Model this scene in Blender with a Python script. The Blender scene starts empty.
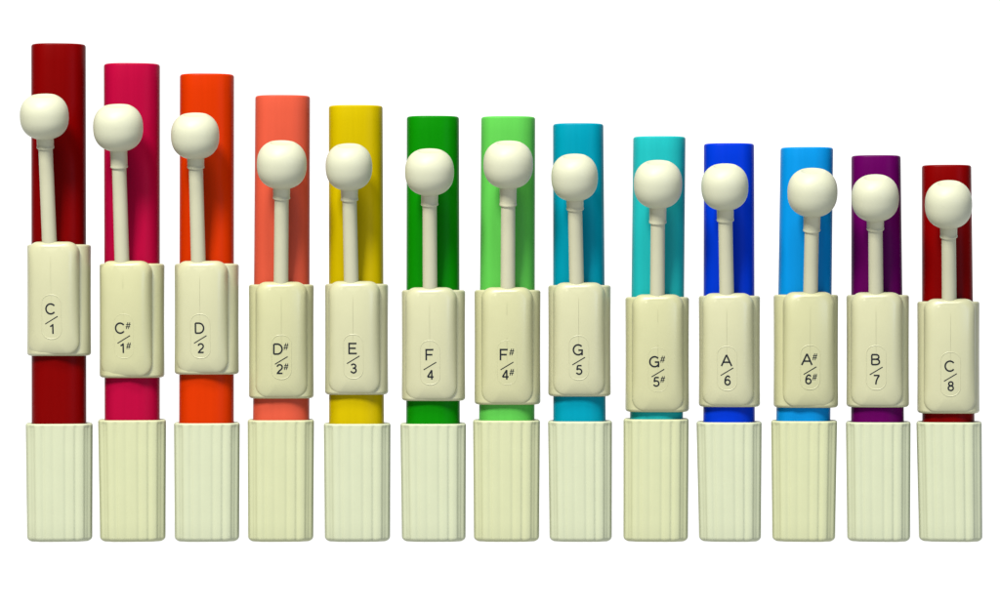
import bpy, bmesh, math
from mathutils import Vector, Matrix

S = 0.0006            # metres for one picture unit of the photograph, measured at the plane of the chimes
D = 2.0               # camera distance to that plane
CAMZ = 0.1412         # camera height
scn = bpy.context.scene
col = scn.collection

# ------------------------------------------------------------------ materials
def lin(c):
    c = c / 255.0
    return c / 12.92 if c <= 0.04045 else ((c + 0.055) / 1.055) ** 2.4

def plastic(name, rgb, k=1.0, rough=0.4, spec=0.25, sss=0.0, var=0.04, bump=0.02, scale=60, stretch=1.0):
    """A moulded plastic: base colour with faint large scale mottling and a very fine bump."""
    m = bpy.data.materials.new(name); m.use_nodes = True
    nt = m.node_tree; b = nt.nodes['Principled BSDF']
    base = [lin(v) * k for v in rgb]
    tc = nt.nodes.new('ShaderNodeTexCoord')
    n1 = nt.nodes.new('ShaderNodeTexNoise'); n1.inputs['Scale'].default_value = scale; n1.inputs['Detail'].default_value = 4
    mix = nt.nodes.new('ShaderNodeMix'); mix.data_type = 'RGBA'
    mix.inputs[6].default_value = (*[v * (1 - var) for v in base], 1)
    mix.inputs[7].default_value = (*[min(1, v * (1 + var)) for v in base], 1)
    mp = nt.nodes.new('ShaderNodeMapping'); mp.inputs['Scale'].default_value = (1, 1, stretch)
    nt.links.new(tc.outputs['Object'], mp.inputs['Vector']); nt.links.new(mp.outputs[0], n1.inputs['Vector'])
    nt.links.new(n1.outputs['Fac'], mix.inputs[0])
    nt.links.new(mix.outputs[2], b.inputs['Base Color'])
    n2 = nt.nodes.new('ShaderNodeTexNoise'); n2.inputs['Scale'].default_value = 900; n2.inputs['Detail'].default_value = 3
    bp = nt.nodes.new('ShaderNodeBump'); bp.inputs['Strength'].default_value = bump; bp.inputs['Distance'].default_value = 0.0003
    nt.links.new(tc.outputs['Object'], n2.inputs['Vector'])
    nt.links.new(n2.outputs['Fac'], bp.inputs['Height'])
    nt.links.new(bp.outputs['Normal'], b.inputs['Normal'])
    mr = nt.nodes.new('ShaderNodeMapRange')
    mr.inputs[3].default_value = rough * 0.88; mr.inputs[4].default_value = rough * 1.12
    nt.links.new(n1.outputs['Fac'], mr.inputs[0]); nt.links.new(mr.outputs[0], b.inputs['Roughness'])
    b.inputs['Specular IOR Level'].default_value = spec
    if sss:
        b.inputs['Subsurface Weight'].default_value = sss
        b.inputs['Subsurface Radius'].default_value = (1.0, 0.8, 0.5)
        b.inputs['Subsurface Scale'].default_value = 0.002
    return m

K = 0.42
M_HEAD = plastic('cream_rubber', (233, 235, 204), K, 0.45, 0.2, 0.0)
M_STEM = plastic('cream_stem_plastic', (234, 233, 198), K, 0.4, 0.25)
M_CLAMP = plastic('cream_clamp_plastic', (223, 223, 179), K, 0.38, 0.55)
M_CLAMP_Y = plastic('warm_cream_clamp_plastic', (221, 221, 170), K, 0.38, 0.55)
M_GRIP = plastic('pale_green_cream_grip_plastic', (223, 230, 194), K, 0.5, 0.15)
M_GRIP_Y = plastic('yellow_cream_grip_plastic', (223, 228, 182), K, 0.5, 0.15)
M_INK = plastic('printed_black_ink', (28, 34, 40), 0.6, 0.6, 0.1, var=0.0, bump=0.0)

# ------------------------------------------------------------------ geometry helpers (units: px of the photograph, scaled by S on output)
def ring(w, d, n, cx, cy, z, N=96, off=None):
    """Rounded-square ring: half width w, half depth d, exponent n; off(u, v, x, y) pushes a point inwards."""
    pts = []
    for i in range(N):
        t = 2 * math.pi * i / N
        c, s = math.cos(t), math.sin(t)
        r = (abs(c / w) ** n + abs(s / d) ** n) ** (-1.0 / n)
        x, y = r * c, r * s
        if off:
            g = off(x / w, y / d)
            L = math.hypot(x, y)
            x *= (L - g) / L; y *= (L - g) / L
        pts.append((cx + x, cy + y, z))
    return pts

def loft(bm, rings, cap0=False, cap1=False, closed=False):
    vr = [[bm.verts.new(Vector(p) * S) for p in r] for r in rings]
    N = len(vr[0]); m = len(vr)
    for a in range(m if closed else m - 1):
        A, B = vr[a], vr[(a + 1) % m]
        for i in range(N):
            j = (i + 1) % N
            bm.faces.new((A[i], A[j], B[j], B[i]))
    if cap0: bm.faces.new(list(reversed(vr[0])))
    if cap1: bm.faces.new(vr[-1])
    return vr

def build(name, bm, mat, parent=None, angle=40):
    bmesh.ops.recalc_face_normals(bm, faces=bm.faces)
    me = bpy.data.meshes.new(name); bm.to_mesh(me); bm.free()
    me.materials.append(mat)
    for p in me.polygons: p.use_smooth = True
    me.set_sharp_from_angle(angle=math.radians(angle))
    o = bpy.data.objects.new(name, me); col.objects.link(o)
    if parent: o.parent = parent
    return o

def arc(r, k, a0=0.0, a1=90.0):
    """(inset, drop) pairs of a rounded edge of radius r."""
    out = []
    for i in range(k + 1):
        a = math.radians(a0 + (a1 - a0) * i / k)
        out.append((r * (1 - math.cos(a)), r * math.sin(a)))
    return out

# ------------------------------------------------------------------ hand lettering, stroke by stroke (cap height 1)
def A_(cx, cy, rx, ry, a0, a1, k=14):
    return [(cx + rx * math.cos(math.radians(a0 + (a1 - a0) * i / k)), cy + ry * math.sin(math.radians(a0 + (a1 - a0) * i / k))) for i in range(k + 1)]
GLYPH = {
    'C': (.92, [A_(.45, .5, .38, .44, 38, 322, 26)]),
    'D': (.84, [[(.08, .06), (.08, .94)], [(.08, .94), (.36, .94)] + A_(.36, .5, .38, .44, 90, -90, 18) + [(.36, .06), (.08, .06)]]),
    'E': (.74, [[(.08, 0), (.08, 1)], [(.02, .94), (.68, .94)], [(.02, .52), (.62, .52)], [(.02, .06), (.70, .06)]]),
    'F': (.68, [[(.08, 0), (.08, 1)], [(.02, .94), (.66, .94)], [(.02, .50), (.58, .50)]]),
    'G': (.94, [A_(.46, .5, .38, .44, 42, 325, 26), [(.48, .47), (.84, .47)], [(.78, .47), (.78, .20), (.77, .02)]]),
    'A': (.86, [[(.02, 0), (.43, .99)], [(.43, .99), (.84, 0)], [(.17, .34), (.69, .34)]]),
    'B': (.78, [[(.08, .06), (.08, .94)], [(.08, .94), (.42, .94)] + A_(.42, .735, .22, .205, 90, -90, 10) + [(.08, .53)],
                [(.42, .53)] + A_(.42, .295, .27, .235, 90, -90, 12) + [(.08, .06)]]),
    '1': (.50, [[(.34, 0), (.34, 1)], [(.34, .96), (.26, .84), (.08, .74)]]),
    '2': (.62, [A_(.31, .70, .24, .25, 170, -20, 14) + [(.48, .50), (.26, .30), (.09, .06)], [(.03, .06), (.58, .06)]]),
    '3': (.62, [A_(.29, .745, .22, .205, 160, -90, 12), [(.22, .53), (.31, .53)] + A_(.29, .295, .25, .24, 85, -165, 14)]),
    '4': (.64, [[(.45, 0), (.45, .97)], [(.45, .97), (.05, .28)], [(.04, .27), (.62, .27)]]),
    '5': (.62, [[(.55, .93), (.17, .93)], [(.17, .93), (.11, .48)], [(.11, .48)] + A_(.30, .32, .26, .27, 125, -155, 16)]),
    '6': (.62, [A_(.32, .31, .24, .26, 0, 360, 22), [(.54, .80)] + A_(.34, .70, .20, .25, 30, 100, 6) + [(.16, .80), (.09, .58), (.08, .34)]]),
    '7': (.62, [[(.04, .93), (.58, .93)], [(.57, .93), (.40, .66), (.28, .36), (.23, 0)]]),
    '8': (.62, [A_(.31, .745, .20, .20, 0, 360, 20), A_(.31, .285, .24, .24, 0, 360, 22)]),
    '#': (.70, [[(.12, 0), (.34, 1)], [(.42, 0), (.64, 1)], [(.02, .34), (.68, .34)], [(.08, .68), (.74, .68)]]),
}
def ribbon(bm, pts, wd, surf):
    dense = [Vector(pts[0])]
    for a, b in zip(pts, pts[1:]):
        a, b = Vector(a), Vector(b)
        k = max(1, int((b - a).length / 1.2))
        for i in range(1, k + 1): dense.append(a.lerp(b, i / k))
    prev = None
    for i, p in enumerate(dense):
        t = dense[min(i + 1, len(dense) - 1)] - dense[max(i - 1, 0)]
        if t.length < 1e-6: t = Vector((1, 0))
        t.normalize(); nrm = Vector((-t.y, t.x)) * wd / 2
        q = []
        for s in (nrm, Vector((0, 0)), -nrm):
            x, z = p.x + s.x, p.y + s.y
            q.append(bm.verts.new(Vector((x, surf(x, z) - 0.12, z)) * S))
        if prev:
            bm.faces.new((prev[0], prev[1], q[1], q[0])); bm.faces.new((prev[1], prev[2], q[2], q[1]))
        prev = q
def glyph(bm, ch, x, z, h, wd, surf, italic=0.0, xs=1.0):
    """x: centre of the glyph, z: its baseline."""
    w, strokes = GLYPH[ch]
    for s in strokes:
        ribbon(bm, [(x + (p[0] - w / 2) * h * xs + italic * p[1] * h, z + p[1] * h) for p in s], wd, surf)

# ------------------------------------------------------------------ one chime
N_SLV, W_SLV, D_SLV = 3.6, 32.2, 31.0
def sleeve_y(x, n=N_SLV, w=W_SLV, d=D_SLV):
    u = min(abs(x) / w, .999)
    return -d * (1 - u ** n) ** (1 / n)
HA = 25.6                     # half width of the raised housing at its foot
def housing_y(x, z):          # front surface of the housing, z below the sleeve's top edge
    t = min(max(-z / 112.0, -0.05), 1.0)
    return -(D_SLV + 13.2 - 3.4 * t - 6.0 * t * t - 2.8 * max(0, (.34 - t) / .34) ** 2) + 5.5 * (abs(x) / HA) ** 2.3

def rrect(a, top, bot, rt, rb, K_=9, M_=26):
    """Rounded-rectangle outline with a fixed number of points: half width a, z from bot to top."""
    rt = max(min(rt, a), .02); rb = max(min(rb, a), .02)
    P = []
    def corner(cx, cz, r, a0):
        for i in range(K_ + 1):
            t = math.radians(a0 + 90 * i / K_); P.append((cx + r * math.cos(t), cz + r * math.sin(t)))
    corner(a - rt, top - rt, rt, 0); corner(-a + rt, top - rt, rt, 90)
    z0, z1 = top - rt, bot + rb
    for i in range(1, M_): P.append((-a, z0 + (z1 - z0) * i / M_))
    corner(-a + rb, bot + rb, rb, 180); corner(a - rb, bot + rb, rb, 270)
    for i in range(1, M_): P.append((a, z1 + (z0 - z1) * i / M_))
    return P

def make_chime(spec):
    (word, note, num, rgb, tube, grip, clamp, hx, ball, fer, stem_x, label) = spec
    sharp = note.endswith('#')
    gl, gr, glb, grb, gt = grip
    x0 = (glb + grb) / 2
    X0 = (x0 - 500) * S
    yaw = -math.atan2(X0, D)
    root = bpy.data.objects.new('tone_chime', None); col.objects.link(root)
    root.location = (X0, 0, 0); root.rotation_euler = (0, 0, yaw)
    root.empty_display_size = 0.02
    root['label'] = label; root['category'] = 'tone chime'; root['group'] = 'coloured tone chimes in a row by height'
    Mi = (Matrix.Translation(root.location) @ Matrix.Rotation(yaw, 4, 'Z')).inverted()
    def loc(px, py, dep):     # picture measure + depth in px in front of the axis plane -> local px
        Y = -dep * S; f = (D + Y) / D
        return (Mi @ Vector(((px - 500) * S * f, Y, CAMZ + (305 - py) * S * f))) / S
    def zz(py, dep=0): return loc(x0, py, dep).z
    # --- grip: a fluted cup
    hw_t, hw_b = (gr - gl) / 2, (grb - glb) / 2
    cxt = loc((gl + gr) / 2, gt, 0).x; cxb = 0.0
    ztop = zz(gt, 28)
    def flutes(u, v):
        g = 0.0
        for a, b in ((u, v), (v, u)):
            if abs(b) > .8:
                for c, k_ in ((-.8, 1), (-.5, .8), (-.19, .35), (.19, .6), (.5, .9), (.8, 1)):
                    g += k_ * math.exp(-((a - c) / .06) ** 2)
        return 1.35 * min(g, 1.15)
    def soft(k): return lambda u, v: flutes(u, v) * k
    bm = bmesh.new(); R = []
    def G(zv, ins, fl, hd=29.5):
        t = zv / ztop
        hw = hw_b + (hw_t - hw_b) * t
        return ring(hw - ins, hd - ins, 4.2, cxb + (cxt - cxb) * t, 0, zv, 288, soft(fl))
    R.append(G(0.0, 5.0, .8)); 
    for i in range(1, 7):
        a = math.radians(15 * i); R.append(G(4.6 * (1 - math.cos(a)), 5.0 * (1 - math.sin(a)), 1.0))
    for zv in (20, 45, 70, 95): R.append(G(zv, 0, 1.0))
    R.append(G(ztop - 5, 0, 1.0)); R.append(G(ztop - 3, 0, .8))
    for i in range(0, 6):
        a = math.radians(18 * i); R.append(G(ztop - 2.0 + 2.0 * math.sin(a), 2.0 * (1 - math.cos(a)), .55 * (1 - i / 5)))
    tl, tr, ttop, tbl, tbr = tube
    tw_t, tw_b = (tr - tl) / 2, (tbr - tbl) / 2
    tcb = loc((tbl + tbr) / 2, 420, 0).x; tct = loc((tl + tr) / 2, ttop, 0).x
    ztt = zz(ttop, 24)
    def tube_c(z):
        t = (z - zz(420)) / (ztt - zz(420)); return tcb + (tct - tcb) * t
    def tube_w(z):
        t = (z - zz(420)) / (ztt - zz(420)); return tw_b + (tw_t - tw_b) * t
    DT = 25.5
    R.append(ring(tw_b + .35, DT + .35, 2.75, tcb, 0, ztop - .4, 288)); R.append(ring(tw_b + .35, DT + .35, 2.75, tcb, 0, ztop - 30, 288))
    loft(bm, R, cap0=True, cap1=True)
    build('grip', bm, M_GRIP_Y if sharp else M_GRIP, root, 55)
    # --- tube, open at the top
    bm = bmesh.new(); R = []
    zb = ztop - 29
    for i in range(26):
        z = zb + (ztt - 2.2 - zb) * i / 25
        R.append(ring(tube_w(z), DT, 2.75, tube_c(z), 0, z, 128))
    for i in range(1, 9):
        a = math.radians(180 * i / 8)
        R.append(ring(tube_w(ztt) - 1.7 * (1 - math.cos(a)), DT - 1.7 * (1 - math.cos(a)), 2.75, tube_c(ztt), 0, ztt - 2.2 + 2.2 * math.sin(a), 128))
    for z in (ztt - 20, (ztt + zb) / 2, zb + 4): R.append(ring(tube_w(z) - 3.4, DT - 3.4, 2.75, tube_c(z), 0, z, 128))
    loft(bm, R, cap0=True, cap1=True)
    build('tube', bm, plastic(word.replace(' ', '_') + '_tube_lacquer', rgb, K * 1.0, 0.4, 0.035, var=.09, scale=260, stretch=.03, bump=.03), root)
    # --- clamp: sleeve round the tube
    cl, cr, ct, cb = clamp
    cx = loc((cl + cr) / 2, ct, 0).x; zt = zz(ct, 30); zbm = zz(cb, 30); H = zt - zbm; hwc = (cr - cl) / 2
    tw = math.asin(max(-.4, min(.4, (hx - (cl + cr) / 2) / 40)))
    bm = bmesh.new(); R = []
    sc = hwc / W_SLV
    zc = (zt + zbm) / 2 ; tx = tube_c(zc) - cx
    def Sg(z, ins): return ring(hwc - ins, D_SLV - ins, N_SLV, 0, 0, z, 160)
    for i in range(0, 7):
        a = math.radians(15 * i); R.append(Sg(-H + 3.2 * (1 - math.cos(a)), 3.2 * (1 - math.sin(a))))
    for k_ in (.25, .5, .75): R.append(Sg(-H + H * k_, 0.25 * math.sin(k_ * math.pi)))
    for i in range(0, 6):
        a = math.radians(18 * i); R.append(Sg(-2.4 + 2.4 * math.sin(a), 2.4 * (1 - math.cos(a))))
    wi = max(tube_w(zt - H * 0), tube_w(zt - H)) + .3
    R.append(ring(wi, DT + .3, 2.75, tx, 0, -.4, 160)); R.append(ring(wi, DT + .3, 2.75, tx, 0, -H + .6, 160))
    loft(bm, R, closed=True)
    clampo = build('clamp', bm, M_CLAMP_Y if sharp else M_CLAMP, root, 55)
    clampo.location = (cx * S, 0, zt * S)
    # --- raised housing on the clamp, its own frame turned about the tube
    def mk(name, bm_, mat, ang=50):
        o = build(name, bm_, mat, clampo, ang); o.rotation_euler = (0, 0, tw * .9); return o
    bm = bmesh.new(); R = []
    top, bot = 2.6, -H + 1.8
    def HR(ins, fy, rt=11, rb=13, dz=0.0):
        out = []
        for x, z in rrect(HA - ins, top - ins * .55, bot + ins * 1.45, rt, rb):
            t = min(1, max(0, -z / 110))
            x *= 1 + (.05 * (1 - t) ** 1.5 - .05 * t) * min(1, ins / 4)     # the face is wider at its upper end
            out.append((x, fy(x, z), z))
        return out
    R.append(HR(0, lambda x, z: sleeve_y(x) + 1.8))
    for i in range(0, 15):
        a = math.radians(90 * i / 14)
        f = math.sin(a) ** .9
        R.append(HR(9.5 * (1 - math.cos(a)) ** 1.15, lambda x, z, f=f: (sleeve_y(x) + .4) * (1 - f) + housing_y(x, z) * f, 11, 12))
    for ins in (11, 13.5, 16, 18.5, 21, 23, 24.4, 25.2, 25.5):
        R.append(HR(ins, lambda x, z: housing_y(x, z), 11 - ins * .35, 13 - ins * .35))
    loft(bm, R, cap0=True, cap1=True)
    mk('housing', bm, M_CLAMP_Y if sharp else M_CLAMP)
    # --- moulded outline of the note field
    lz = -75.3
    def bead(path, closed, r=.42):
        path = [Vector((p[0], 0, p[1])) for p in path]
        n = len(path); rr = []
        for i, p in enumerate(path):
            a = path[(i - 1) % n] if closed or i else p; b = path[(i + 1) % n] if closed or i < n - 1 else p
            t = (b - a).normalized(); s_ = Vector((-t.z, 0, t.x)); q = []
            for j in range(8):
                an = 2 * math.pi * j / 8
                v = p + s_ * (r * math.cos(an)); y = housing_y(p.x, p.z) + .12 - r * .75 * math.sin(an)
                q.append((v.x, y, v.z))
            rr.append(q)
        loft(bm, rr, closed=closed, cap0=not closed, cap1=not closed)
    cm = M_CLAMP_Y if sharp else M_CLAMP
    faint = note in ('C#', 'F#', 'G#')
    bm = bmesh.new(); bead([(x, z) for x, z in rrect(9.6, lz + 25, lz - 18.5, 8.5, 8.5, 8, 12)], True, .34 if faint else .52); mk('note_field_rim', bm, cm)
    if faint:
        bm = bmesh.new(); bead([(0, lz + 50 - 2 * i) for i in range(12)], False, .16); mk('mould_seam', bm, cm)
    # --- lettering
    bm = bmesh.new()
    dx = -3.2 if sharp else -.4
    glyph(bm, note[0], dx, lz + 5.6, 11.2, 1.6, housing_y, xs=1.1)
    ribbon(bm, [(-6.3, lz - 3.8), (6.3, lz + 3.8)], .95, housing_y)
    glyph(bm, num[0], (-1.6 if sharp else .4), lz - 13.4, 9.6, 1.5, housing_y, xs=1.08)
    if sharp:
        glyph(bm, '#', 4.3, lz + 10.4, 6.6, .75, housing_y, .04, 1.0)
        glyph(bm, '#', 4.4, lz - 9.4, 6.3, .75, housing_y, .04, 1.0)
    mk('note_lettering', bm, M_INK)
    # --- striker: stem, ferrule, ball
    bx0, by0, bx1, by1 = ball
    dep_b = 61.0; dep_s = 31.8
    B = loc((bx0 + bx1) / 2, (by0 + by1) / 2, dep_b)
    P = loc(stem_x, ct - 2, dep_s) 
    v = (B - P); P = P - v * (8 / v.length); v = B - P; L = v.length
    rb = (bx1 - bx0) / 2 * (1 - dep_b * S / D); hb = (by1 - by0) / 2 * (1 - dep_b * S / D)
    rot = v.to_track_quat('Z', 'Y')
    bm = bmesh.new()
    def circ(r, z, n=48): return ring(r, r, 2, 0, 0, z, n)
    ze = L - hb + 3
    loft(bm, [circ(7.3 - .35 * i / 10, ze * i / 10) for i in range(11)], True, True)
    st = build('striker', bm, M_STEM, root); st.rotation_mode = 'QUATERNION'; st.rotation_quaternion = rot; st.location = P * S
    bm = bmesh.new(); zf = L - hb - fer
    prof = [(6.9, zf + .6), (7.6, zf), (8.35, zf + .3), (8.6, zf + 1.0), (8.6, zf + 1.8), (8.3, zf + 2.3), (8.25, zf + 5), (8.3, zf + fer * .6), (8.4, zf + fer), (8.6, zf + fer + 3)]
    loft(bm, [circ(r, z) for r, z in prof], True, True)
    build('ferrule', bm, M_STEM, st)
    bm = bmesh.new(); e = 2.38; R = []; hb *= .945
    ztopb = .89
    n_ = 40; prof = []
    a1 = math.asin(min(1, ztopb))
    for i in range(n_ + 1):
        zf_ = math.sin(math.radians(-90) + (math.radians(90) + a1) * i / n_)
        r_ = (1 - abs(zf_) ** e) ** (1 / e) if abs(zf_) < 1 else 0.0
        prof.append((max(r_ * rb, .05), zf_ * hb / (ztopb + (1 - ztopb) * .45)))
    rt_, zt_ = prof[-1]
    # soft lip then a shallow dished top
    for q, h in ((.95, .3), (.9, .45), (.85, .35), (.8, -.1), (.7, -.7), (.5, -1.1), (.25, -1.3), (.02, -1.3)):
        prof.append((rt_ * q, zt_ + h))
    loft(bm, [[(x, y, z + L + .03 * hb) for x, y, z in circ(r, z, 72)] for r, z in prof], True, True)
    build('ball_head', bm, M_HEAD, st, 70)
    return root

#  colour word, note, number, tube colour, tube (top l, r, top; foot l, r), grip (l, r top; l, r foot; top), clamp (l, r, top, foot), note x, ball box, ferrule, stem x, label
SPEC = [
 ('deep crimson', 'C', '1', (134, 0, 0), (31.5, 85.6, 43, 31.9, 86.2), (26, 92.4, 27.5, 92, 424), (27.4, 90.9, 244.2, 356), 50.5, (20, 94, 68.6, 139.9), 9, 49.4,
  'tallest dark red chime, cream clamp printed C over 1, ball striker leaning out'),
 ('magenta pink', 'C#', '1#', (194, 8, 64), (104, 159.8, 62.8, 104.8, 159.7), (98.3, 165.9, 100.4, 165.3, 420.4), (99.8, 164.4, 263.4, 378), 122.8, (93.2, 104.1, 143, 152), 16, 121.9,
  'crimson pink chime with cream clamp printed C sharp over 1 sharp'),
 ('bright orange', 'D', '2', (228, 58, 0), (180, 234, 73.3, 179.2, 233.8), (174.1, 239.7, 175, 239, 423.4), (174.7, 238.8, 263.4, 374.7), 199.5, (171, 113, 219.2, 159.6), 9, 198.3,
  'bright orange chime with cream clamp printed D over 2'),
 ('coral', 'D#', '2#', (238, 98, 70), (255.3, 310, 94.8, 253, 309.4), (247.7, 314, 248.3, 313.2, 420.4), (248.9, 313.8, 284.3, 398.8), 281.3, (256.8, 140.8, 306.7, 189.5), 10, 281.0,
  'coral salmon chime with cream clamp printed D sharp over 2 sharp'),
 ('golden yellow', 'E', '3', (220, 194, 0), (328.8, 382.6, 104.8, 329.1, 384), (323.8, 390.5, 325, 390, 424), (325, 388.2, 283.7, 395), 352.8, (325.6, 143.8, 372.2, 191), 10, 351.3,
  'yellow chime with cream clamp printed E over 3'),
 ('grass green', 'F', '4', (10, 148, 4), (406.8, 459, 115.6, 406.2, 459.9), (400.3, 466, 402, 465.5, 424), (401.7, 465.2, 289.9, 401.2), 429.5, (405, 149, 454, 196), 10, 430.0,
  'dark green chime with cream clamp printed F over 4'),
 ('light green', 'F#', '4#', (106, 218, 90), (481.2, 535.2, 116, 479, 534.6), (473, 540, 474, 539, 420.7), (474.4, 540.5, 289.8, 405), 506.9, (483.3, 141, 533.2, 189.2), 17, 507.8,
  'light green chime with cream clamp printed F sharp over 4 sharp'),
 ('teal blue', 'G', '5', (0, 166, 192), (553, 603.4, 123, 553.2, 605.8), (548, 612, 549.7, 611.7, 421.6), (548.2, 610.8, 285, 396.7), 578.6, (551.2, 154.3, 597.8, 201.6), 9, 576.6,
  'teal blue chime with cream clamp printed G over 5'),
 ('turquoise', 'G#', '5#', (38, 200, 200), (633.2, 685.5, 136, 630, 683), (623.5, 688.7, 623.5, 687.8, 419.5), (625.3, 689, 296.9, 412.3), 658.0, (633.8, 160.5, 682.2, 209), 15, 657.4,
  'turquoise chime with cream clamp printed G sharp over 5 sharp'),
 ('royal blue', 'A', '6', (0, 62, 230), (703.9, 754, 143, 703.3, 754.8), (696.5, 761.6, 699.3, 760.7, 422.5), (698.8, 760, 295.6, 407.3), 726.7, (701.3, 164.1, 748.3, 210.9), 11, 726.7,
  'royal blue chime with cream clamp printed A over 6'),
 ('sky blue', 'A#', '6#', (10, 158, 240), (780.7, 833, 146.9, 776.3, 830.3), (771.2, 837, 772.5, 834.8, 421.3), (773.6, 838, 294.5, 408), 810.5, (787.5, 168.7, 837.4, 217.4), 15, 810.5,
  'sky blue chime with cream clamp printed A sharp over 6 sharp'),
 ('plum purple', 'B', '7', (108, 0, 98), (851.5, 900.5, 155, 851.2, 903.8), (846, 910.4, 847.5, 909.8, 422.5), (846.5, 908.8, 294.8, 407.6), 876.0, (851.5, 175.2, 898.8, 222), 9, 876.0,
  'plum purple chime with cream clamp printed B over 7'),
 ('dark scarlet', 'C', '8', (142, 0, 0), (922, 971, 164.6, 922.4, 974.3), (916.6, 981.4, 919.4, 982, 422.5), (917.4, 979.3, 301.3, 413.8), 950.7, (925, 181, 972, 229.2), 9.5, 949.2,
  'shortest dark red chime, cream clamp printed C over 8'),
]
for s in SPEC: make_chime(s)

# ------------------------------------------------------------------ setting: one white sweep, with an added glow that washes out shadows on it
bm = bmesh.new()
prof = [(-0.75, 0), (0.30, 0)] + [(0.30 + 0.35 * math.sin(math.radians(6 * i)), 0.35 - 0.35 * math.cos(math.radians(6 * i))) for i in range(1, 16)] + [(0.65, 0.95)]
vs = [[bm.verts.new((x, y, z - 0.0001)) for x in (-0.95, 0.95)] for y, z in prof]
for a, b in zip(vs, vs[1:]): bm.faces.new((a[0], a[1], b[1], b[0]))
m = bpy.data.materials.new('white_with_added_glow'); m.use_nodes = True
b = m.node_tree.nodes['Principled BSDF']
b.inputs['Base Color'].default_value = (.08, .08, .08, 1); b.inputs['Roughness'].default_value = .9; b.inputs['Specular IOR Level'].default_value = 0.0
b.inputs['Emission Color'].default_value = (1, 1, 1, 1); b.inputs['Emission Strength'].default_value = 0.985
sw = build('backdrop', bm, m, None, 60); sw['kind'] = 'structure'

# ------------------------------------------------------------------ light
def area(name, loc, target, size, size_y, power, colour):
    l = bpy.data.lights.new(name, 'AREA'); l.shape = 'RECTANGLE'; l.size = size; l.size_y = size_y; l.energy = power; l.color = colour
    o = bpy.data.objects.new(name, l); col.objects.link(o); o.location = loc
    o.rotation_euler = (Vector(target) - Vector(loc)).to_track_quat('-Z', 'Y').to_euler(); return o
area('softbox_key', (-0.8, -1.65, 1.95), (0, 0, .15), .6, .6, 140, (1, .97, .92))
area('softbox_top', (.05, -1.0, 2.1), (0, 0, .15), .8, .4, 48, (1, .98, .94))
area('softbox_fill', (1.5, -1.9, .45), (0, 0, .15), .8, .8, 13, (.5, .64, 1))
w = bpy.data.worlds.new('World'); scn.world = w; w.use_nodes = True
w.node_tree.nodes['Background'].inputs[0].default_value = (.8, .87, 1, 1); w.node_tree.nodes['Background'].inputs[1].default_value = .2

# ------------------------------------------------------------------ camera
cd = bpy.data.cameras.new('camera'); cd.sensor_fit = 'HORIZONTAL'; cd.sensor_width = 36; cd.lens = 36 * D / (1000 * S); cd.clip_end = 50
co = bpy.data.objects.new('camera', cd); col.objects.link(co); co.location = (0, -D, CAMZ); co.rotation_euler = (math.radians(90), 0, 0)
scn.camera = co
scn.view_settings.view_transform = 'Standard'; scn.view_settings.look = 'None'; scn.view_settings.exposure = 0
scn.render.engine = 'CYCLES'
